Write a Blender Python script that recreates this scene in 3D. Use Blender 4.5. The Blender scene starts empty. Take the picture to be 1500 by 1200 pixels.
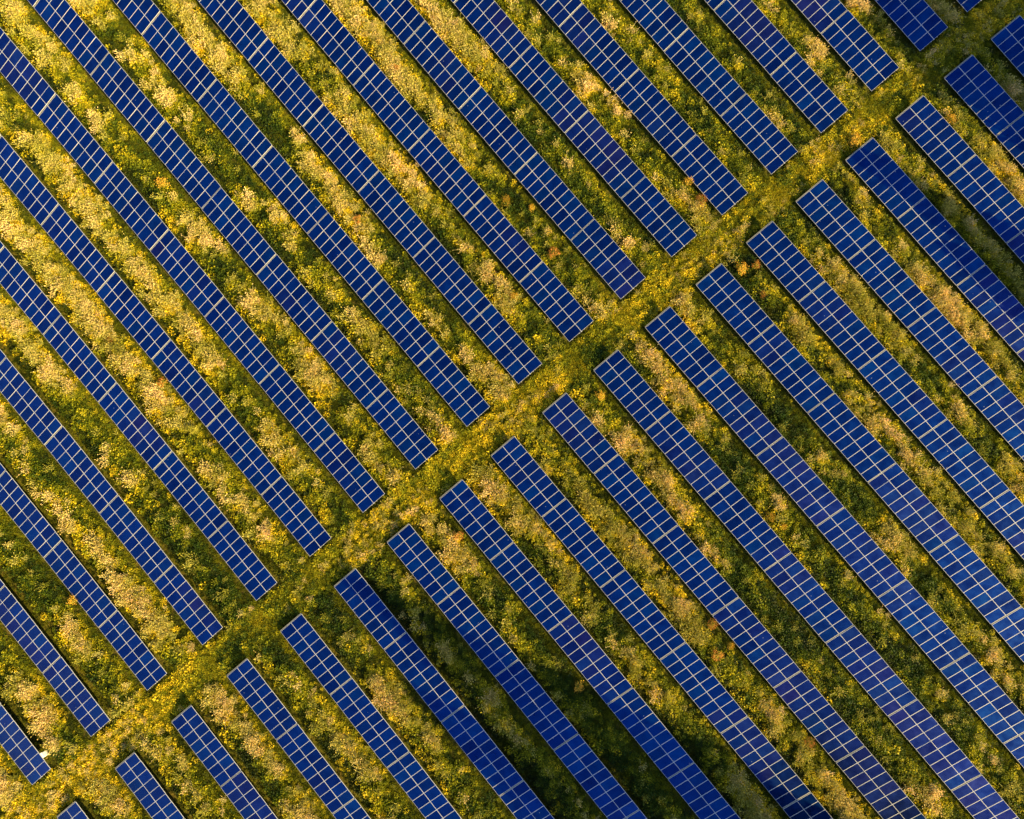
import bpy, math, random
import numpy as np
from mathutils import Matrix, Vector, Euler

scene = bpy.context.scene
COL = scene.collection
random.seed(4)
RNG = np.random.default_rng(11)

# ------------------------------------------------------------------ camera
CAM_H, CAM_F = 64.01875, 895.6414
CAM_ROT = (0.059178, 0.026624, 0.876431)
cam_data = bpy.data.cameras.new('camera')
cam = bpy.data.objects.new('camera', cam_data)
COL.objects.link(cam)
cam.rotation_mode = 'XYZ'
cam.location = (0, 0, CAM_H)
cam.rotation_euler = CAM_ROT
cam_data.sensor_width = 36
cam_data.lens = CAM_F / 1500 * 36
cam_data.clip_end = 3000
scene.camera = cam
RM = Euler(CAM_ROT, 'XYZ').to_matrix()

# ------------------------------------------------------------------ light
SUN_EL = math.radians(26)
SH_ANG = math.radians(34)
rt, up = RM.col[0].copy(), RM.col[1].copy()
sh = -math.cos(SH_ANG) * rt + math.sin(SH_ANG) * up      # horizontal direction shadows fall
sh.z = 0; sh.normalize()
sun_vec = Vector((-sh.x * math.cos(SUN_EL), -sh.y * math.cos(SUN_EL), math.sin(SUN_EL)))
sd = bpy.data.lights.new('sun', 'SUN')
sd.energy = 5.0
sd.angle = math.radians(0.5)
sd.color = (1.0, 0.76, 0.27)
sun = bpy.data.objects.new('sun', sd)
COL.objects.link(sun)
sun.rotation_euler = sun_vec.to_track_quat('Z', 'Y').to_euler()
sun.location = (0, 0, 100)

world = bpy.data.worlds.new('World')
scene.world = world
world.use_nodes = True
wn = world.node_tree
bg = wn.nodes['Background']
sky = wn.nodes.new('ShaderNodeTexSky')
sky.sky_type = 'NISHITA'
sky.sun_disc = False
sky.sun_elevation = SUN_EL
sky.sun_rotation = math.atan2(sun_vec.x, sun_vec.y)
sky.altitude = 200
wn.links.new(sky.outputs[0], bg.inputs[0])
bg.inputs[1].default_value = 0.09

scene.render.engine = 'CYCLES'
scene.view_settings.view_transform = 'Standard'
scene.view_settings.look = 'None'
scene.view_settings.gamma = 1
scene.view_settings.exposure = 1.4

# ------------------------------------------------------------------ site survey
PITCH = 1.01
GAP = 0.11
TILT = 0.25324
W = 3.2767
LOW = 0.50
RISE = 0.30          # ground stands this much above the fitted datum
ROW_Y = [65.575, 58.748, 51.822, 44.745, 37.813, 31.012, 24.097, 17.166, 10.19, 3.291, -3.635,
         -10.532, -17.534, -24.571, -31.626, -38.626, -45.767, -52.871, -60.171]
XA = (-5.56034, -0.14536, -0.07088)
XB = (-1.62266, -0.02267, -0.01079)
TER = (0.9839, -0.5514, 0.1476, -0.7987, -0.8472, -1.1902, -0.7376)


def terrain(x, y):
    x = np.clip(x, -78, 78) / 60
    y = np.clip(y, -70, 76) / 60
    t = TER
    return (t[0]*x*x + t[1]*x*y + t[2]*y*y + t[3]*x**3 + t[4]*x*x*y + t[5]*x*y*y + t[6]*y**3) + RISE


def row_end(c, i):
    t = (i - 9) / 9
    return c[0] + c[1]*t + c[2]*t*t


RMn = np.array(RM)


def project(P):
    d = (np.asarray(P, float) - np.array([0, 0, CAM_H])) @ RMn
    return 750 - CAM_F * d[..., 0] / d[..., 2], 600 + CAM_F * d[..., 1] / d[..., 2]


def ground_at(px, py, h=0.0):
    d = RMn @ np.array([(px - 750) / CAM_F, -(py - 600) / CAM_F, -1.0])
    z = h
    for _ in range(6):
        s = (z - CAM_H) / d[2]
        x, y = d[0]*s, d[1]*s
        z = float(terrain(x, y)) + h
    return float(x), float(y)


# ------------------------------------------------------------------ noise
def vnoise(x, y, seed):
    r = np.random.default_rng(seed).random((256, 256))
    xi = np.floor(x).astype(int); yi = np.floor(y).astype(int)
    fx = x - xi; fy = y - yi
    fx = fx*fx*(3-2*fx); fy = fy*fy*(3-2*fy)
    a = r[xi % 256, yi % 256]; b = r[(xi+1) % 256, yi % 256]
    c = r[xi % 256, (yi+1) % 256]; d = r[(xi+1) % 256, (yi+1) % 256]
    return (a*(1-fx)+b*fx)*(1-fy) + (c*(1-fx)+d*fx)*fy


def fbm(x, y, scale, seed, octv=3):
    s = 0; amp = 1; tot = 0
    for o in range(octv):
        s = s + amp*vnoise(x/scale*2**o + 37.3*o, y/scale*2**o + 11.9*o, seed+o)
        tot += amp; amp *= .55
    return s/tot


# ------------------------------------------------------------------ materials
def new_mat(name):
    m = bpy.data.materials.new(name)
    m.use_nodes = True
    nt = m.node_tree
    b = nt.nodes['Principled BSDF']
    return m, nt, b


def N(nt, typ, **kw):
    n = nt.nodes.new(typ)
    for k, v in kw.items():
        setattr(n, k, v)
    return n


def mixcol(nt, fac, a, b, typ='MIX'):
    n = N(nt, 'ShaderNodeMix', data_type='RGBA', blend_type=typ)
    for sock, v in ((n.inputs[0], fac), (n.inputs[6], a), (n.inputs[7], b)):
        if hasattr(v, 'is_linked') or isinstance(v, bpy.types.NodeSocket):
            nt.links.new(v, sock)
        else:
            sock.default_value = v if not isinstance(v, tuple) else (*v, 1)
    return n.outputs[2]


def ramp(nt, src, stops):
    r = N(nt, 'ShaderNodeValToRGB')
    e = r.color_ramp.elements
    e[0].position, e[0].color = stops[0][0], (*stops[0][1], 1)
    e[1].position, e[1].color = stops[-1][0], (*stops[-1][1], 1)
    for p, c in stops[1:-1]:
        q = e.new(p); q.color = (*c, 1)
    nt.links.new(src, r.inputs[0])
    return r.outputs[0]


def mat_soil():
    m, nt, b = new_mat('soil_and_thatch')
    geo = N(nt, 'ShaderNodeNewGeometry')
    n1 = N(nt, 'ShaderNodeTexNoise'); n1.inputs['Scale'].default_value = 0.5; n1.inputs['Detail'].default_value = 8
    n2 = N(nt, 'ShaderNodeTexNoise'); n2.inputs['Scale'].default_value = 5.0; n2.inputs['Detail'].default_value = 6
    for n in (n1, n2):
        nt.links.new(geo.outputs['Position'], n.inputs['Vector'])
    c1 = ramp(nt, n1.outputs[0], [(.3, (.045, .050, .005)), (.5, (.09, .09, .010)), (.72, (.13, .10, .022))])
    c2 = ramp(nt, n2.outputs[0], [(.3, (.35, .35, .35)), (.7, (1.15, 1.1, 1.0))])
    nt.links.new(mixcol(nt, 1.0, c1, c2, 'MULTIPLY'), b.inputs['Base Color'])
    b.inputs['Roughness'].default_value = .95
    b.inputs['Specular IOR Level'].default_value = .1
    bp = N(nt, 'ShaderNodeBump'); bp.inputs['Distance'].default_value = .15; bp.inputs['Strength'].default_value = .8
    nt.links.new(n2.outputs[0], bp.inputs['Height'])
    nt.links.new(bp.outputs[0], b.inputs['Normal'])
    return m


def mat_leaf(name, stops, transl=.35, attr='tint'):
    """colour from a per-plant tint attribute (0..1)"""
    m, nt, b = new_mat(name)
    a = N(nt, 'ShaderNodeAttribute', attribute_type='INSTANCER', attribute_name=attr)
    fac = a.outputs['Fac']
    c = ramp(nt, fac, stops)
    la = N(nt, 'ShaderNodeAttribute', attribute_type='GEOMETRY', attribute_name='leaf')
    v = ramp(nt, la.outputs['Fac'], [(0, (.42, .50, .4)), (.6, (1.0, 1.0, .9)), (1, (1.75, 1.55, 1.5))])
    c = mixcol(nt, 1.0, c, v, 'MULTIPLY')
    nt.links.new(c, b.inputs['Base Color'])
    b.inputs['Roughness'].default_value = .6
    b.inputs['Specular IOR Level'].default_value = .25
    tr = N(nt, 'ShaderNodeBsdfTranslucent')
    nt.links.new(c, tr.inputs[0])
    mx = N(nt, 'ShaderNodeMixShader'); mx.inputs[0].default_value = transl
    out = nt.nodes['Material Output']
    nt.links.new(b.outputs[0], mx.inputs[1]); nt.links.new(tr.outputs[0], mx.inputs[2])
    nt.links.new(mx.outputs[0], out.inputs[0])
    return m


def mat_plain(name, col, rough=.6, metal=0.0, vary=.25, scale=8.0, transl=0):
    m, nt, b = new_mat(name)
    tc = N(nt, 'ShaderNodeTexCoord')
    n1 = N(nt, 'ShaderNodeTexNoise'); n1.inputs['Scale'].default_value = scale; n1.inputs['Detail'].default_value = 4
    nt.links.new(tc.outputs['Object'], n1.inputs['Vector'])
    lo = tuple(x*(1-vary) for x in col); hi = tuple(min(1, x*(1+vary)) for x in col)
    c = ramp(nt, n1.outputs[0], [(.3, lo), (.7, hi)])
    nt.links.new(c, b.inputs['Base Color'])
    b.inputs['Roughness'].default_value = rough
    b.inputs['Metallic'].default_value = metal
    if transl:
        tr = N(nt, 'ShaderNodeBsdfTranslucent'); nt.links.new(c, tr.inputs[0])
        mx = N(nt, 'ShaderNodeMixShader'); mx.inputs[0].default_value = transl
        nt.links.new(b.outputs[0], mx.inputs[1]); nt.links.new(tr.outputs[0], mx.inputs[2])
        nt.links.new(mx.outputs[0], nt.nodes['Material Output'].inputs[0])
    return m


def mat_cells():
    """polycrystalline cells behind glass; object colour carries the batch tint of each panel plus a painted purple sheen"""
    m, nt, b = new_mat('solar_cells')
    oi = N(nt, 'ShaderNodeObjectInfo')
    tc = N(nt, 'ShaderNodeTexCoord')
    sep = N(nt, 'ShaderNodeSeparateXYZ')
    nt.links.new(tc.outputs['Object'], sep.inputs[0])

    def lines(sock, period, width):
        a = N(nt, 'ShaderNodeMath', operation='DIVIDE'); nt.links.new(sock, a.inputs[0]); a.inputs[1].default_value = period
        f = N(nt, 'ShaderNodeMath', operation='FRACT'); nt.links.new(a.outputs[0], f.inputs[0])
        l = N(nt, 'ShaderNodeMath', operation='LESS_THAN'); nt.links.new(f.outputs[0], l.inputs[0]); l.inputs[1].default_value = width
        return l.outputs[0]
    l1 = lines(sep.outputs[0], .153, .05)
    l2 = lines(sep.outputs[1], .153, .05)
    l3 = lines(sep.outputs[1], .051, .04)
    mxn = N(nt, 'ShaderNodeMath', operation='MAXIMUM'); nt.links.new(l1, mxn.inputs[0]); nt.links.new(l2, mxn.inputs[1])
    geo = N(nt, 'ShaderNodeNewGeometry')
    n1 = N(nt, 'ShaderNodeTexNoise'); n1.inputs['Scale'].default_value = 1.1; n1.inputs['Detail'].default_value = 5
    nt.links.new(geo.outputs['Position'], n1.inputs['Vector'])
    v = ramp(nt, n1.outputs[0], [(.3, (.82, .82, .86)), (.7, (1.18, 1.2, 1.12))])
    c = mixcol(nt, 1.0, oi.outputs['Color'], v, 'MULTIPLY')
    # crystal grain, different in every cell
    vo = N(nt, 'ShaderNodeTexVoronoi'); vo.inputs['Scale'].default_value = 14
    nt.links.new(geo.outputs['Position'], vo.inputs['Vector'])
    g = N(nt, 'ShaderNodeRGBToBW'); nt.links.new(vo.outputs['Color'], g.inputs[0])
    gv = ramp(nt, g.outputs[0], [(0, (.88, .88, .9)), (1, (1.12, 1.12, 1.1))])
    c = mixcol(nt, 1.0, c, gv, 'MULTIPLY')
    fl = N(nt, 'ShaderNodeMath', operation='MULTIPLY'); nt.links.new(mxn.outputs[0], fl.inputs[0]); fl.inputs[1].default_value = .35
    c = mixcol(nt, fl.outputs[0], c, (.03, .09, .32))
    fl3 = N(nt, 'ShaderNodeMath', operation='MULTIPLY'); nt.links.new(l3, fl3.inputs[0]); fl3.inputs[1].default_value = .3
    c = mixcol(nt, fl3.outputs[0], c, (.03, .10, .32))
    # droppings and dust specks
    vs = N(nt, 'ShaderNodeTexVoronoi'); vs.inputs['Scale'].default_value = 1.15; vs.inputs['Randomness'].default_value = 1
    nt.links.new(geo.outputs['Position'], vs.inputs['Vector'])
    lt = N(nt, 'ShaderNodeMath', operation='LESS_THAN'); nt.links.new(vs.outputs['Distance'], lt.inputs[0]); lt.inputs[1].default_value = .05
    bw = N(nt, 'ShaderNodeSeparateColor'); nt.links.new(vs.outputs['Color'], bw.inputs[0])
    gt = N(nt, 'ShaderNodeMath', operation='GREATER_THAN'); nt.links.new(bw.outputs[0], gt.inputs[0]); gt.inputs[1].default_value = .55
    mu = N(nt, 'ShaderNodeMath', operation='MULTIPLY'); nt.links.new(lt.outputs[0], mu.inputs[0]); nt.links.new(gt.outputs[0], mu.inputs[1])
    mu2 = N(nt, 'ShaderNodeMath', operation='MULTIPLY'); nt.links.new(mu.outputs[0], mu2.inputs[0]); mu2.inputs[1].default_value = .7
    c = mixcol(nt, mu2.outputs[0], c, (.45, .48, .5))
    nt.links.new(c, b.inputs['Base Color'])
    rr = ramp(nt, n1.outputs[0], [(.3, (.26, .26, .26)), (.75, (.4, .4, .4))])
    nt.links.new(rr, b.inputs['Roughness'])
    b.inputs['Specular IOR Level'].default_value = .07
    b.inputs['Metallic'].default_value = .8      # anti-reflection coated silicon mirrors the sky in blue
    return m


M = dict(
    soil=mat_soil(),
    cells=mat_cells(),
    frame=mat_plain('anodised_aluminium', (.64, .64, .65), .5, .2, .06, 20),
    steel=mat_plain('galvanised_steel', (.50, .50, .49), .5, .5, .15, 12),
    back=mat_plain('white_backsheet', (.6, .6, .6), .7, 0, .05),
    white=mat_plain('white_enamel', (.88, .88, .87), .4, 0, .03),
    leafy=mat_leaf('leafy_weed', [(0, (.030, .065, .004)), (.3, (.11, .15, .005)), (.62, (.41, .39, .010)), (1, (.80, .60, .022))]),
    seed=mat_leaf('seedhead_grass', [(0, (.26, .28, .012)), (.5, (.50, .46, .11)), (1, (.78, .62, .34))], .3),
    turf=mat_leaf('short_turf', [(0, (.045, .065, .004)), (.4, (.18, .19, .006)), (.75, (.46, .41, .011)), (1, (.68, .52, .02))], .35),
    dark=mat_leaf('docks_and_nettles', [(0, (.014, .028, .004)), (.6, (.045, .065, .005)), (1, (.14, .11, .01))], .25),
    gold=mat_plain('golden_flowers', (.62, .33, .015), .7, 0, .3, 3, .3),
    orange=mat_plain('orange_seedheads', (.58, .22, .03), .7, 0, .3, 3, .3),
    yellow=mat_plain('yellow_green_leaves', (.34, .30, .015), .7, 0, .35, 3, .3),
    stem=mat_plain('green_stems', (.08, .09, .015), .8, 0, .3, 4),
    bark=mat_plain('bark', (.12, .09, .06), .9, 0, .3, 4),
    treeleaf=mat_plain('tree_leaves', (.05, .09, .015), .6, 0, .4, 1.2, .25),
    plate=mat_plain('joint_cover', (.22, .21, .18), .7, .2, .1, 6),
)


# ------------------------------------------------------------------ mesh helpers
class MB:
    def __init__(s):
        s.v = []; s.f = []; s.m = []

    def box(s, lo, hi, mi=0, T=None):
        b = len(s.v)
        for z in (lo[2], hi[2]):
            for x, y in ((lo[0], lo[1]), (hi[0], lo[1]), (hi[0], hi[1]), (lo[0], hi[1])):
                p = Vector((x, y, z))
                s.v.append(tuple(T @ p) if T else (x, y, z))
        for f in ((3, 2, 1, 0), (4, 5, 6, 7), (0, 1, 5, 4), (1, 2, 6, 5), (2, 3, 7, 6), (3, 0, 4, 7)):
            s.f.append(tuple(b+i for i in f)); s.m.append(mi)

    def tube(s, a, b_, r0, r1, n=8, mi=0):
        a = Vector(a); b_ = Vector(b_)
        q = (b_-a).to_track_quat('Z', 'Y')
        base = len(s.v)
        for p, r in ((a, r0), (b_, r1)):
            for k in range(n):
                t = 2*math.pi*k/n
                s.v.append(tuple(p + q @ Vector((r*math.cos(t), r*math.sin(t), 0))))
        for k in range(n):
            k2 = (k+1) % n
            s.f.append((base+k, base+k2, base+n+k2, base+n+k)); s.m.append(mi)
        s.f.append(tuple(base+n+k for k in range(n))); s.m.append(mi)

    def quad(s, p, mi=0):
        b = len(s.v); s.v += [tuple(x) for x in p]; s.f.append(tuple(range(b, b+len(p)))); s.m.append(mi)

    def mesh(s, name, mats):
        me = bpy.data.meshes.new(name)
        me.from_pydata(s.v, [], s.f)
        for m in mats:
            me.materials.append(m)
        me.polygons.foreach_set('material_index', s.m)
        me.update()
        return me


def link(name, me, parent=None):
    o = bpy.data.objects.new(name, me)
    COL.objects.link(o)
    if parent:
        o.parent = parent
    return o


def tag(o, label=None, cat=None, group=None, kind=None):
    for k, v in (('label', label), ('category', cat), ('group', group), ('kind', kind)):
        if v:
            o[k] = v
    return o


# ------------------------------------------------------------------ ground
def grid_mesh(name, xs, ys, zoff, mat):
    X, Y = np.meshgrid(xs, ys, indexing='ij')
    Z = terrain(X, Y) + zoff
    V = np.stack([X, Y, Z], -1).reshape(-1, 3)
    nx, ny = len(xs), len(ys)
    I = np.arange(nx*ny).reshape(nx, ny)
    F = np.stack([I[:-1, :-1], I[1:, :-1], I[1:, 1:], I[:-1, 1:]], -1).reshape(-1, 4)
    me = bpy.data.meshes.new(name)
    me.from_pydata(V.tolist(), [], F.tolist())
    me.materials.append(mat)
    for p in me.polygons:
        p.use_smooth = True
    me.update()
    return me


xs = np.concatenate([[-900, -500, -250, -130], np.arange(-90, 91, 1.5), [130, 250, 500, 900]])
g = link('ground', grid_mesh('ground', xs, xs, 0, M['soil']))
tag(g, 'weedy ground between and beneath the solar panel rows', 'ground', kind='structure')
pth = link('path', grid_mesh('path', np.linspace(-4.9, -2.2, 4), np.arange(-80, 86, 1.5), .012, M['soil']))
tag(pth, 'grassy track crossing between the two fields of panel rows', 'path', kind='structure')

# ------------------------------------------------------------------ solar panels
def panel_mesh():
    b = MB()
    w, l, t, fr = .998, W/2 - .008, .04, .018
    # frame: four bars, butted
    b.box((0, 0, -t), (w, fr, 0), 1)
    b.box((0, l-fr, -t), (w, l, 0), 1)
    b.box((0, fr, -t), (fr, l-fr, 0), 1)
    b.box((w-fr, fr, -t), (w, l-fr, 0), 1)
    b.box((fr, fr, -t+.004), (w-fr, l-fr, -.005), 0)
    return b.mesh('solar_panel', [M['cells'], M['frame']])


def table_mesh(n):
    """purlins, rafters and posts that carry n pairs of panels"""
    b = MB()
    L = n*PITCH
    for v in (.35, 1.30, W/2 - .04, 2.0, 2.95):
        b.box((-GAP/2 + .002, v, -.10), (L + GAP/2 - .012, v + (.10 if abs(v-(W/2-.04)) < .01 else .06), -.043), 0)
    for k in range(3):
        x = L*(k+.5)/3
        b.box((x-.04, .15, -.20), (x+.04, W-.15, -.103), 0)
        ax = W/2
        T = Matrix.Translation((x, ax, -.2)) @ Matrix.Rotation(-TILT, 4, 'X')
        b.box((-.06, -.045, -2.0), (.06, .045, 0.0), 0, T)
        b.tube(T @ Vector((0, .03, -.9)), (x, W-.5, -.2), .025, .025, 6, 0)
    # flashing over the expansion joint to the next table
    b.box((-GAP - .006, .02, -.042), (-.012, W-.02, -.022), 1)
    return b.mesh('panel_table', [M['steel'], M['plate']])


PM = panel_mesh()
TM = {8: table_mesh(8), 9: table_mesh(9)}
npan = 0


def panel_tint(x, y):
    base = np.array((.0003, .026, .185))
    r = random.random()
    c = base * random.uniform(.82, 1.15)
    if r < .18:
        c = c * np.array((.9, .72, .84))
    elif r > .84:
        c = c * np.array((.9, 1.35, 1.08))
    f = float(fbm(np.array([x]), np.array([y]), 9, 77)[0])
    px, py = project((x, y, 1.5))
    sheen_zone = max(0, min(1, (px-900)/600))*max(0, min(1, (py-350)/700)) + .7*max(0, min(1, (400-px)/500))*max(0, min(1, (py-700)/400))  # more purple toward the lower corners: reflected sheen painted into panel colour
    k = max(0, f - .60 + .2*sheen_zone) * 2.6 * random.uniform(.3, 1.0)
    c = c*(1-.2*k) + np.array((.05, .016, .07))*min(k, .42)*random.uniform(.4, 1)
    return (float(c[0]), float(c[1]), float(c[2]), 1)


def inside(pts, m=0):
    px, py = project(pts)
    return bool(((px > -m) & (px < 1500+m) & (py > -m) & (py < 1200+m)).any())


ORD = ['first', 'second', 'third', 'fourth', 'fifth', 'sixth', 'seventh', 'eighth', 'ninth', 'tenth', 'eleventh',
       'twelfth', 'thirteenth', 'fourteenth', 'fifteenth', 'sixteenth', 'seventeenth', 'eighteenth', 'nineteenth']


def build_row(i, block):
    global npan
    sg = -1 if block == 'A' else 1
    xend = row_end(XA if block == 'A' else XB, i)
    y = ROW_Y[i]
    root = bpy.data.objects.new('solar_panel_row', None)
    COL.objects.link(root)
    root.location = (xend, y + W*math.cos(TILT)/2, float(terrain(xend, y+1.5)))
    side = 'upper-left' if block == 'A' else 'lower-right'
    corner = 'top-right corner'
    extra = ''
    if block == 'A' and i == 0:
        lab = 'tiny visible tip of a shaded solar row at the top edge, upper-left of track'
    elif block == 'A' and i == 18:
        lab = 'solar panel row beside the small white box in the bottom-left corner'
    elif block == 'B' and i == 18:
        lab = 'short tip of a solar row at the bottom-left edge, lower-right of track'
    elif block == 'B' and i == 0:
        lab = 'shaded solar row cut by the right edge near the top-right corner'
    else:
        if i in (1,) or (block == 'B' and i in (1, 3)):
            extra = 'shaded '
        lab = '%ssolar panel row on the %s side of the track, %s from the %s' % (extra, side, ORD[i], corner)
    tag(root, lab, 'solar panels', 'solar panel rows %s of the grass track' % side)
    x = xend
    k = 0
    extra_done = False
    while k < 14:
        n = 8 if k == 0 else 9
        xa = x; xb = x + sg*n*PITCH
        x0, x1 = min(xa, xb), max(xa, xb)
        z0 = float(terrain(x0, y+1.5)) + LOW; z1 = float(terrain(x1, y+1.5)) + LOW
        h = W*math.sin(TILT); cy = W*math.cos(TILT)
        vis = inside(np.array([(x0, y, z0), (x1, y, z1), (x0, y+cy, z0+h), (x1, y+cy, z1+h)]), 4)
        if not vis and (k > 0 or i in (0, 18)):
            if extra_done:
                break
            extra_done = True
        X = Vector((x1-x0, 0, z1-z0)).normalized()
        V = Vector((0, math.cos(TILT), math.sin(TILT)))
        Nn = X.cross(V).normalized(); V = Nn.cross(X)
        R = Matrix((X, V, Nn)).transposed().to_4x4()
        T = Matrix.Translation((x0, y, z0)) @ R
        # rows are not laid out perfectly: a little settling per table
        T = T @ Matrix.Translation((0, random.gauss(0, .008), random.gauss(0, .012))) @ Matrix.Rotation(random.gauss(0, .0035), 4, 'X')
        tb = link('panel_table', TM[n], root)
        tb.matrix_parent_inverse = Matrix()
        tb.matrix_local = Matrix.Translation(-root.location) @ T
        for a in range(n):
            for c in range(2):
                p = link('solar_panel', PM, tb)
                p.location = (a*PITCH + .006 + random.gauss(0, .0015), c*(W/2 + .004), random.gauss(0, .0015))
                p.rotation_euler = (random.gauss(0, .004), random.gauss(0, .004), 0)
                p.color = panel_tint(x0 + a*PITCH, y + c*1.6)
                npan += 1
        x = xb + sg*GAP
        k += 1
    return root


for i in range(19):
    build_row(i, 'A')
    build_row(i, 'B')
print('panels', npan)

# ------------------------------------------------------------------ inverter box
bx_, by_ = ground_at(60, 1108, 1.3)
root = bpy.data.objects.new('inverter_box', None)
COL.objects.link(root)
zb = float(terrain(bx_, by_))
root.location = (bx_, by_, zb)
tag(root, 'small white inverter box on posts at the bottom-left panel row', 'electrical box')
b = MB()
b.box((-.24, -.2, .65), (.24, .2, 1.25))
me = b.mesh('cabinet', [M['white']])
o = link('cabinet', me, root)
bm_ = o.modifiers.new('bevel', 'BEVEL'); bm_.width = .02; bm_.segments = 2
b = MB(); b.box((-.27, -.23, 1.253), (.27, .23, 1.285)); link('lid', b.mesh('lid', [M['white']]), root)
b = MB(); b.box((-.2, .203, .70), (.2, .215, 1.2)); link('door', b.mesh('door', [M['white']]), root)
for s_ in (-1, 1):
    b = MB(); b.box((s_*.18-.03, -.03, -.2), (s_*.18+.03, .03, .648)); link('post', b.mesh('post', [M['steel']]), root)

# ------------------------------------------------------------------ plants: clump prototypes
def clump(name, mat, n, seed, R, H, size, kind):
    r = np.random.default_rng(seed)
    V = []; F = []; L = []
    for k in range(n):
        a = r.uniform(0, 2*math.pi)
        if kind == 'leaf':
            # leaves on a few stems spread over a dome
            rad = R*math.sqrt(r.random())
            hz = H*(1-.6*(rad/R)**2)*r.uniform(.25, 1)
            c = np.array([rad*math.cos(a), rad*math.sin(a), hz])
            out = np.array([math.cos(a), math.sin(a), r.uniform(-.2, .6)]) + r.normal(0, .5, 3)
            out /= np.linalg.norm(out)
            nrm = np.array([0, 0, 1]) + r.normal(0, .75, 3)
            s_ = np.cross(out, nrm); s_ /= np.linalg.norm(s_)+1e-9
            ln = size*r.uniform(.6, 1.4); wd = ln*r.uniform(.3, .5)
            pts = [c, c+out*ln*.5+s_*wd, c+out*ln, c+out*ln*.5-s_*wd]
            shade = r.random()
            b0 = len(V); V += pts; F.append((b0, b0+1, b0+2, b0+3)); L += [shade]*4
        else:
            # blades rising from the base, seed plume at the tip for 'plume'
            rad = R*.6*math.sqrt(r.random())
            c = np.array([rad*math.cos(a), rad*math.sin(a), 0])
            lean = r.normal(0, .35, 2) + np.array([math.cos(a), math.sin(a)])*.3*(rad/R) + np.array([-.25, -.06])
            h = H*r.uniform(.55, 1.1)
            tip = c + np.array([lean[0]*h, lean[1]*h, h])
            mid = c + np.array([lean[0]*h*.35, lean[1]*h*.35, h*.6])
            an = r.uniform(0, math.pi); s_ = np.array([math.cos(an), math.sin(an), 0])*size*.25
            shade = r.uniform(0, .5)
            b0 = len(V); V += [c-s_, c+s_, mid+s_*.8, mid-s_*.8, tip]; F += [(b0, b0+1, b0+2, b0+3), (b0+3, b0+2, b0+4)]; L += [shade]*5
            if kind == 'plume':
                for q in range(3):
                    an = r.uniform(0, math.pi); d = r.normal(0, .35, 3) + np.array([lean[0], lean[1], .9]); d /= np.linalg.norm(d)
                    s_ = np.cross(d, [math.cos(an), math.sin(an), .2]); s_ /= np.linalg.norm(s_)+1e-9
                    p0 = tip - d*size*.8*r.uniform(.3, 1.0)
                    ln = size*1.3
                    sh_ = r.uniform(.5, 1)
                    b0 = len(V); V += [p0, p0+d*ln*.5+s_*size*.32, p0+d*ln, p0+d*ln*.5-s_*size*.32]
                    F.append((b0, b0+1, b0+2, b0+3)); L += [sh_]*4
    me = bpy.data.meshes.new(name)
    me.from_pydata([tuple(map(float, v)) for v in V], [], F)
    at = me.attributes.new('leaf', 'FLOAT', 'POINT')
    at.data.foreach_set('value', np.array(L, dtype=np.float32))
    me.materials.append(mat)
    me.update()
    return bpy.data.objects.new(name, me)


def proto_collection(name, objs):
    c = bpy.data.collections.new(name)
    for o in objs:
        c.objects.link(o)
    return c


PR = {
    'leafy': proto_collection('leafy_forms', [clump('leafy_form', M['leafy'], 60, 100+k, .34, .55, .13, 'leaf') for k in range(5)]),
    'seed': proto_collection('seed_forms', [clump('seed_form', M['seed'], 34, 200+k, .34, .75, .10, 'plume') for k in range(5)]),
    'turf': proto_collection('turf_forms', [clump('turf_form', M['turf'], 46, 300+k, .40, .26, .08, 'blade') for k in range(4)]),
    'dark': proto_collection('dark_forms', [clump('dark_form', M['dark'], 46, 400+k, .36, .50, .15, 'leaf') for k in range(4)]),
}


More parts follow.
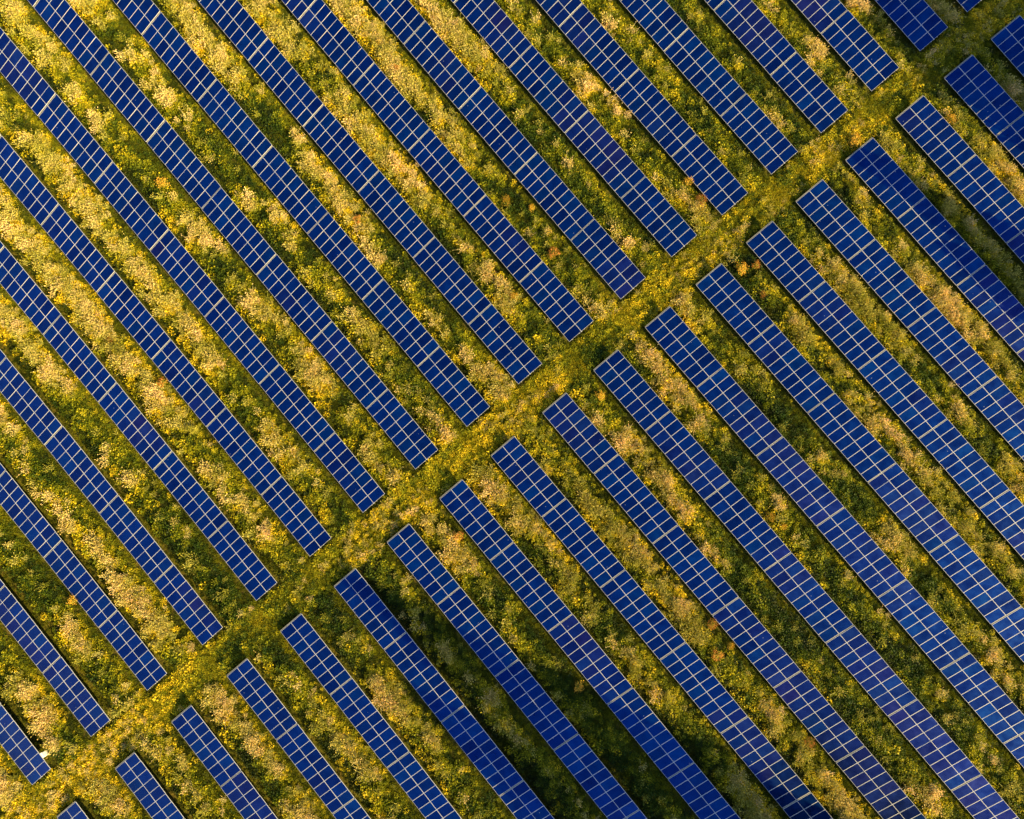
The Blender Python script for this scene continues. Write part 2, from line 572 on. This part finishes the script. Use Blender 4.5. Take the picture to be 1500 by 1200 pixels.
def scatter(name, P, scl, tint, coll, label, cat):
    n = len(P)
    me = bpy.data.meshes.new(name)
    me.vertices.add(n)
    me.vertices.foreach_set('co', P.astype(np.float32).ravel())
    for an, arr in (('scl', scl), ('tint', tint)):
        a = me.attributes.new(an, 'FLOAT', 'POINT'); a.data.foreach_set('value', arr.astype(np.float32))
    a = me.attributes.new('spin', 'FLOAT_VECTOR', 'POINT')
    rot = np.stack([RNG.normal(0, .12, n), RNG.normal(0, .12, n), RNG.uniform(0, 6.283, n)], -1)
    a.data.foreach_set('vector', rot.astype(np.float32).ravel())
    a = me.attributes.new('pick', 'INT', 'POINT'); a.data.foreach_set('value', RNG.integers(0, len(coll.objects), n).astype(np.int32))
    me.update()
    o = link(name, me)
    tag(o, label, cat, kind='stuff')
    ng = bpy.data.node_groups.new(name, 'GeometryNodeTree')
    ng.interface.new_socket('Geometry', in_out='INPUT', socket_type='NodeSocketGeometry')
    ng.interface.new_socket('Geometry', in_out='OUTPUT', socket_type='NodeSocketGeometry')
    gi = ng.nodes.new('NodeGroupInput'); go = ng.nodes.new('NodeGroupOutput')
    iop = ng.nodes.new('GeometryNodeInstanceOnPoints')
    ci = ng.nodes.new('GeometryNodeCollectionInfo')
    ci.inputs['Collection'].default_value = coll
    ci.inputs['Separate Children'].default_value = True
    ci.inputs['Reset Children'].default_value = True

    def attr(nm, typ):
        a = ng.nodes.new('GeometryNodeInputNamedAttribute'); a.data_type = typ; a.inputs['Name'].default_value = nm
        return [s for s in a.outputs if s.enabled and s.name == 'Attribute'][0]
    ng.links.new(gi.outputs[0], iop.inputs['Points'])
    ng.links.new(ci.outputs[0], iop.inputs['Instance'])
    iop.inputs['Pick Instance'].default_value = True
    ng.links.new(attr('pick', 'INT'), iop.inputs['Instance Index'])
    ng.links.new(attr('spin', 'FLOAT_VECTOR'), iop.inputs['Rotation'])
    ng.links.new(attr('scl', 'FLOAT'), iop.inputs['Scale'])
    ng.links.new(iop.outputs[0], go.inputs[0])
    md = o.modifiers.new('scatter', 'NODES'); md.node_group = ng
    return o


# ------------------------------------------------------------------ plants: where each kind grows
def jitter(step):
    gx = np.arange(-86, 86, step); gy = np.arange(-74, 80, step)
    X, Y = np.meshgrid(gx, gy)
    X = X.ravel() + RNG.uniform(-.5, .5, X.size)*step; Y = Y.ravel() + RNG.uniform(-.5, .5, Y.size)*step
    Z = terrain(X, Y)
    px, py = project(np.stack([X, Y, Z], -1))
    k = (px > -60) & (px < 1560) & (py > -60) & (py < 1260)
    return X[k], Y[k], Z[k], px[k], py[k]


RY = np.array(ROW_Y)
CW = W*math.cos(TILT)


def fields(X, Y):
    # distance north-east of the high edge of the row to the south-west; width of that alley
    xi = np.searchsorted(RY[::-1], Y)          # number of rows with low edge < Y
    srt = RY[::-1]
    lowY = np.where(xi > 0, srt[np.clip(xi-1, 0, 18)], srt[0]-6.9*np.ceil((srt[0]-Y)/6.9))
    off = Y - lowY                              # 0 at low edge, CW at high edge
    i = 18-(xi-1)
    t9 = (np.clip(i, 0, 18)-9)/9
    xa = XA[0]+XA[1]*t9+XA[2]*t9*t9; xb = XB[0]+XB[1]*t9+XB[2]*t9*t9
    path = 1 - np.clip((np.abs(X - (xa+xb)/2) - 1.3)/1.0, 0, 1)
    a = (off - CW)/(6.92-CW)                    # 0..1 across the open alley
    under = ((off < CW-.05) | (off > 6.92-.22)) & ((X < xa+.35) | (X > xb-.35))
    gap = (X >= xa+.35) & (X <= xb-.35)
    return a, under, path, gap


def bump(a, c, w):
    return np.exp(-((a-c)/w)**2)


X, Y, Z, PX, PY = jitter(.25)
a, under, path, gap = fields(X, Y)
wv = fbm(X, Y, 4.0, 900)*.6 - .30
aa = a + wv*.7
n_big = fbm(X, Y, 11, 10)
XS = X*(1-path)/2.3 + X*path*1.2; YS = Y*(1-path) + Y*path/2.2      # growth is drawn out along alleys and along the track
n_mid = fbm(XS, YS, 2.2, 20); n_sm = fbm(XS*1.4, YS, .8, 30, 2)
rut = np.exp(-((np.abs(X+3.6+.5*np.sin(Y/17)) - .85)/.22)**2)
rnd = RNG.random(len(X))
open_ = ((a > .02) | gap) & ~under & (RNG.random(len(X)) < np.clip((n_sm-.12)*3.5, .3+.5*path, .92))
belt = np.clip((.93-aa)/.25, 0, 1) * np.clip((a+.02)/.06, 0, 1)
edge = RNG.random(len(X))
# seedhead grass along the crown of each belt
d_seed = belt*bump(aa, .52, .26)*np.clip((.6*n_mid+.4*n_sm-.50+.7*(n_big-.5))*4.6, .04, .5)*(1-path) + path*.14*(n_mid > .55)
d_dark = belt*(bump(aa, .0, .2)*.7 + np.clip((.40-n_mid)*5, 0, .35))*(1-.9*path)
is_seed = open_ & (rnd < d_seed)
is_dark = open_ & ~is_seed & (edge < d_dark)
is_leaf = open_ & ~is_seed & ~is_dark & (edge < np.maximum(belt*.97, path*.95)*(1-.35*rut*path) + .12)
clump_h = .35 + .65*n_sm + .35*RNG.random(len(X))**2

k = is_seed
scatter('seedhead_grass', np.stack([X, Y, Z], -1)[k], ((.50+.45*n_sm+.5*RNG.random(len(X)))*np.clip(1.25-.7*a, .5, 1))[k]*(1-.35*path[k]),
        np.clip(-.05+1.0*n_mid+.7*(n_sm-.5)+RNG.normal(0, .15, len(X)), 0, 1)[k], PR['seed'],
        'pale pinkish seeding grass along the crest of the weed strips', 'grass')
k = is_leaf
scatter('leafy_weeds', np.stack([X, Y, Z], -1)[k], (clump_h*(.6+.7*RNG.random(len(X)))*np.clip(1.5-1.0*a, .45, 1))[k]*(1-.15*path[k]),
        np.clip(.56+1.3*(n_mid-.5)+1.5*(n_big-.5)+.8*(n_sm-.5)+.10*path+RNG.normal(0, .2, len(X)), 0, 1)[k], PR['leafy'],
        'yellow-green leafy weeds filling the strips between panel rows', 'weeds')
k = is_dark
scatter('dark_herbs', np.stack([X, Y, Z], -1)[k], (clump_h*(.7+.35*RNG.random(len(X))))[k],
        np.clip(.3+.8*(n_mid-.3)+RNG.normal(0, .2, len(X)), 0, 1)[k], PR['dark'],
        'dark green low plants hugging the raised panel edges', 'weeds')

X, Y, Z, PX, PY = jitter(.30)
a, under, path, gap = fields(X, Y)
n_mid = fbm(X/(2.2-1.2*path), Y/(1+1.2*path), 2.0, 40); n_sm = fbm(X, Y, .8, 50, 2)
k = RNG.random(len(X)) < np.where(under, .55, .97)
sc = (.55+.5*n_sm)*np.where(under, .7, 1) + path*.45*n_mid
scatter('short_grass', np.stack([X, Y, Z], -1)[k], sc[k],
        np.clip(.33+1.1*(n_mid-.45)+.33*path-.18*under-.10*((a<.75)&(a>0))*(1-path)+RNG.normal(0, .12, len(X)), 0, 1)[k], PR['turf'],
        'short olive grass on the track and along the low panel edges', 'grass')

# ------------------------------------------------------------------ flowering bushes one can tell apart
def bush_meshes(seed, R, H, headmat):
    r = np.random.default_rng(seed)
    st = MB(); hd = MB(); lf = MB()
    ns = 26
    for k in range(ns):
        an = r.uniform(0, 6.283); rad = R*math.sqrt(r.random())
        tip = Vector((rad*math.cos(an), rad*math.sin(an), H*(1-.45*(rad/R)**2)*r.uniform(.8, 1.05)))
        st.tube((tip.x*.25, tip.y*.25, -.05), tip, .012, .006, 4)
        for q in range(9):
            c = tip + Vector(r.normal(0, .09, 3).tolist())
            d = Vector(r.normal(0, 1, 3).tolist()).normalized(); s_ = d.orthogonal().normalized()
            ln = .085*r.uniform(.6, 1.4)
            hd.quad([c, c+d*ln*.5+s_*ln*.35, c+d*ln, c+d*ln*.5-s_*ln*.35])
        for q in range(7):
            c = tip*r.uniform(.35, .85) + Vector(r.normal(0, .05, 3).tolist())
            d = Vector((r.normal(), r.normal(), r.uniform(-.2, .6))).normalized(); s_ = d.orthogonal().normalized()
            ln = .14*r.uniform(.6, 1.3)
            lf.quad([c, c+d*ln*.5+s_*ln*.25, c+d*ln, c+d*ln*.5-s_*ln*.25])
    return st.mesh('stems', [M['stem']]), hd.mesh('flower_heads', [headmat]), lf.mesh('leaves', [M['yellow']])


BV = {}
for nm in ('gold', 'orange', 'yellow'):
    BV[nm] = [bush_meshes(500+k*7+len(nm), .5, .95, M[nm]) for k in range(3)]

BUSH = [
    (1393, 172, 'gold', .95, 'bright golden bush standing alone in shade beside the top-right panel row'),
    (1253, 205, 'gold', 1.15, 'rounded golden bush at the tip of the fourth lower-right row'),
    (1257, 285, 'yellow', .7, 'small yellow bush between the third and fourth lower-right rows'),
    (1028, 292, 'orange', .9, 'orange bush near the path end of a row, right of the top centre'),
    (1010, 264, 'gold', .8, 'golden bush just up-left of the orange one by the sixth row'),
    (1087, 393, 'gold', 1.1, 'larger golden bush beside the tip of the seventh lower-right row'),
    (1109, 387, 'orange', .7, 'small orange bush right of the large golden one near row tip'),
    (1118, 430, 'orange', .7, 'small orange bush below the large golden one between two rows'),
    (1045, 916, 'orange', .8, 'reddish orange bush, uppermost of the trio below right of centre'),
    (1051, 960, 'orange', .9, 'orange bush, lowest of the trio below right of centre'),
    (1072, 948, 'gold', .6, 'golden bush at right of the orange trio below right of centre'),
    (1188, 1090, 'orange', .8, 'orange bush in the strip near the bottom edge, right half'),
    (523, 320, 'orange', .75, 'orange bush in the strip left of centre, upper half'),
    (580, 97, 'orange', .7, 'orange-gold bush in a strip near the top, left of centre'),
    (741, 292, 'gold', .85, 'golden bush in the strip above centre, against a panel edge'),
    (812, 370, 'orange', .95, 'orange bush above centre beside a low panel edge'),
    (779, 302, 'gold', .6, 'small golden bush above centre, right of another golden bush'),
    (671, 785, 'orange', .8, 'orange bush between two rows just below the track'),
    (1131, 757, 'gold', .8, 'golden bush in a strip right of centre, lower half'),
    (1150, 772, 'gold', .6, 'small golden bush next to another one right of centre'),
    (880, 579, 'gold', .85, 'golden bush just right of the image centre beside a row tip'),
    (849, 1008, 'gold', .85, 'golden bush at the edge of the large shadow near the bottom'),
    (158, 497, 'orange', .7, 'orange bush in a strip at the left side, mid height'),
    (235, 560, 'orange', .75, 'orange bush at the left side against a low panel edge'),
    (236, 268, 'gold', 1.0, 'bright golden bush in a strip in the upper-left quarter'),
    (554, 58, 'gold', .6, 'small golden bush near the top edge, left of centre'),
    (752, 433, 'gold', .75, 'golden bush between two rows above the track centre'),
    (103, 880, 'gold', .8, 'golden bush against a panel row at the lower left'),
    (282, 628, 'yellow', 1.0, 'yellow-green bush in a strip, left of centre'),
    (172, 512, 'yellow', 1.1, 'yellow-green bush right of an orange one at the left side'),
    (930, 985, 'yellow', 1.0, 'yellow-green bush in a strip below centre right'),
    (980, 1020, 'yellow', .8, 'small yellow-green bush touching a low panel edge, lower right'),
]
for n_, (px, py, nm, s_, lab) in enumerate(BUSH):
    x, y = ground_at(px, py, .8)
    root = bpy.data.objects.new('flowering_bush', None)
    COL.objects.link(root)
    root.location = (x, y, float(terrain(x, y)))
    root.scale = (s_*1.25, s_*1.25, s_*1.2)
    root.rotation_euler[2] = n_*1.7
    tag(root, lab, 'bush', 'flowering bushes among the weeds')
    ms = BV[nm][n_ % 3]
    for pn, me in zip(('stems', 'flower_heads', 'leaves'), ms):
        link(pn, me, root)

# ------------------------------------------------------------------ trees beyond the field, whose long shadows reach in
def tree(x, y, H, R, seed, label, taper=.85):
    r = np.random.default_rng(seed)
    z = float(terrain(x, y))
    root = bpy.data.objects.new('tree', None)
    COL.objects.link(root)
    root.location = (x, y, z)
    tag(root, label, 'tree', 'trees beyond the edge of the solar field')
    tr = MB()
    tr.tube((0, 0, -.3), (0, 0, H*.55), R*.09, R*.05, 10)
    tr.tube((0, 0, H*.55), (.1, .1, H*.95), R*.05, .03, 8)
    for k in range(10):
        an = r.uniform(0, 6.283); h0 = H*r.uniform(.2, .75)
        tr.tube((0, 0, h0), (R*.7*math.cos(an), R*.7*math.sin(an), h0+H*.12), R*.03, .02, 6)
    link('trunk', tr.mesh('trunk', [M['bark']]), root)
    n = 17000
    hh = r.random(n)**.8
    prof = R*np.sin(np.pi*np.clip(hh*.86+.1, 0, 1))**.7*(1.12-hh*taper)
    an = r.uniform(0, 6.283, n)
    lob = 1+.22*np.sin(an*3+hh*9)+.15*np.sin(an*7-hh*14)
    rad = prof*lob*np.sqrt(r.uniform(.25, 1, n))
    C = np.stack([rad*np.cos(an), rad*np.sin(an), H*(.1+.9*hh)], -1)
    D = r.normal(0, 1, (n, 3)); D /= np.linalg.norm(D, axis=1)[:, None]
    S = np.cross(D, r.normal(0, 1, (n, 3))); S /= np.linalg.norm(S, axis=1)[:, None]
    ln = (.38*r.uniform(.6, 1.4, n))[:, None]
    V = np.stack([C, C+D*ln*.5+S*ln*.4, C+D*ln, C+D*ln*.5-S*ln*.4], 1).reshape(-1, 3)
    me = bpy.data.meshes.new('crown')
    me.from_pydata(V.tolist(), [], np.arange(n*4).reshape(-1, 4).tolist())
    me.materials.append(M['treeleaf'])
    link('crown', me, root)


def tree_for_tip(px, py, H, R, seed, label):
    """stand a tree so that its shadow tip reaches the surveyed point"""
    x, y = ground_at(px, py)
    L = H/math.tan(SUN_EL)
    x, y = x - sh.x*L, y - sh.y*L
    tree(x, y, H, R, seed, label, .35 if 5 <= seed <= 7 or seed > 9 else .8)


for tx, ty, H_, R_, sd_, lb in (
    (500, 836, 29.0, 4.8, 1, 'tall leafy tree beyond the lower edge, tallest of its clump'),
    (600, 1005, 21.5, 4.8, 2, 'broad leafy tree beyond the lower edge, leftmost of its clump'),
    (745, 955, 24.0, 4.6, 3, 'broad leafy tree beyond the lower edge, third of its clump'),
    (900, 1030, 20.0, 4.6, 8, 'smaller leafy tree at the right end of the lower clump'),
    (1195, 195, 16.5, 2.6, 4, 'slender leafy tree beyond the right edge, mid height'),
    (1340, 340, 11.5, 2.8, 9, 'low slender leafy tree beyond the right edge, lowest of that side'),
    (1225, -45, 17.0, 5.5, 5, 'leafy tree beyond the top-right corner, leftmost of three'),
    (1330, -110, 17.0, 5.5, 6, 'leafy tree beyond the top-right corner, middle of three'),
    (1290, 10, 13.5, 3.6, 10, 'leafy tree beyond the right edge, close under the corner group'),
    (1375, 85, 11.5, 3.4, 11, 'lowest leafy tree beyond the right edge near the top corner'),
    (1430, -150, 15.0, 5.5, 7, 'shorter leafy tree beyond the top-right corner, right of three')):
    tree_for_tip(tx, ty, H_, R_, sd_, lb)
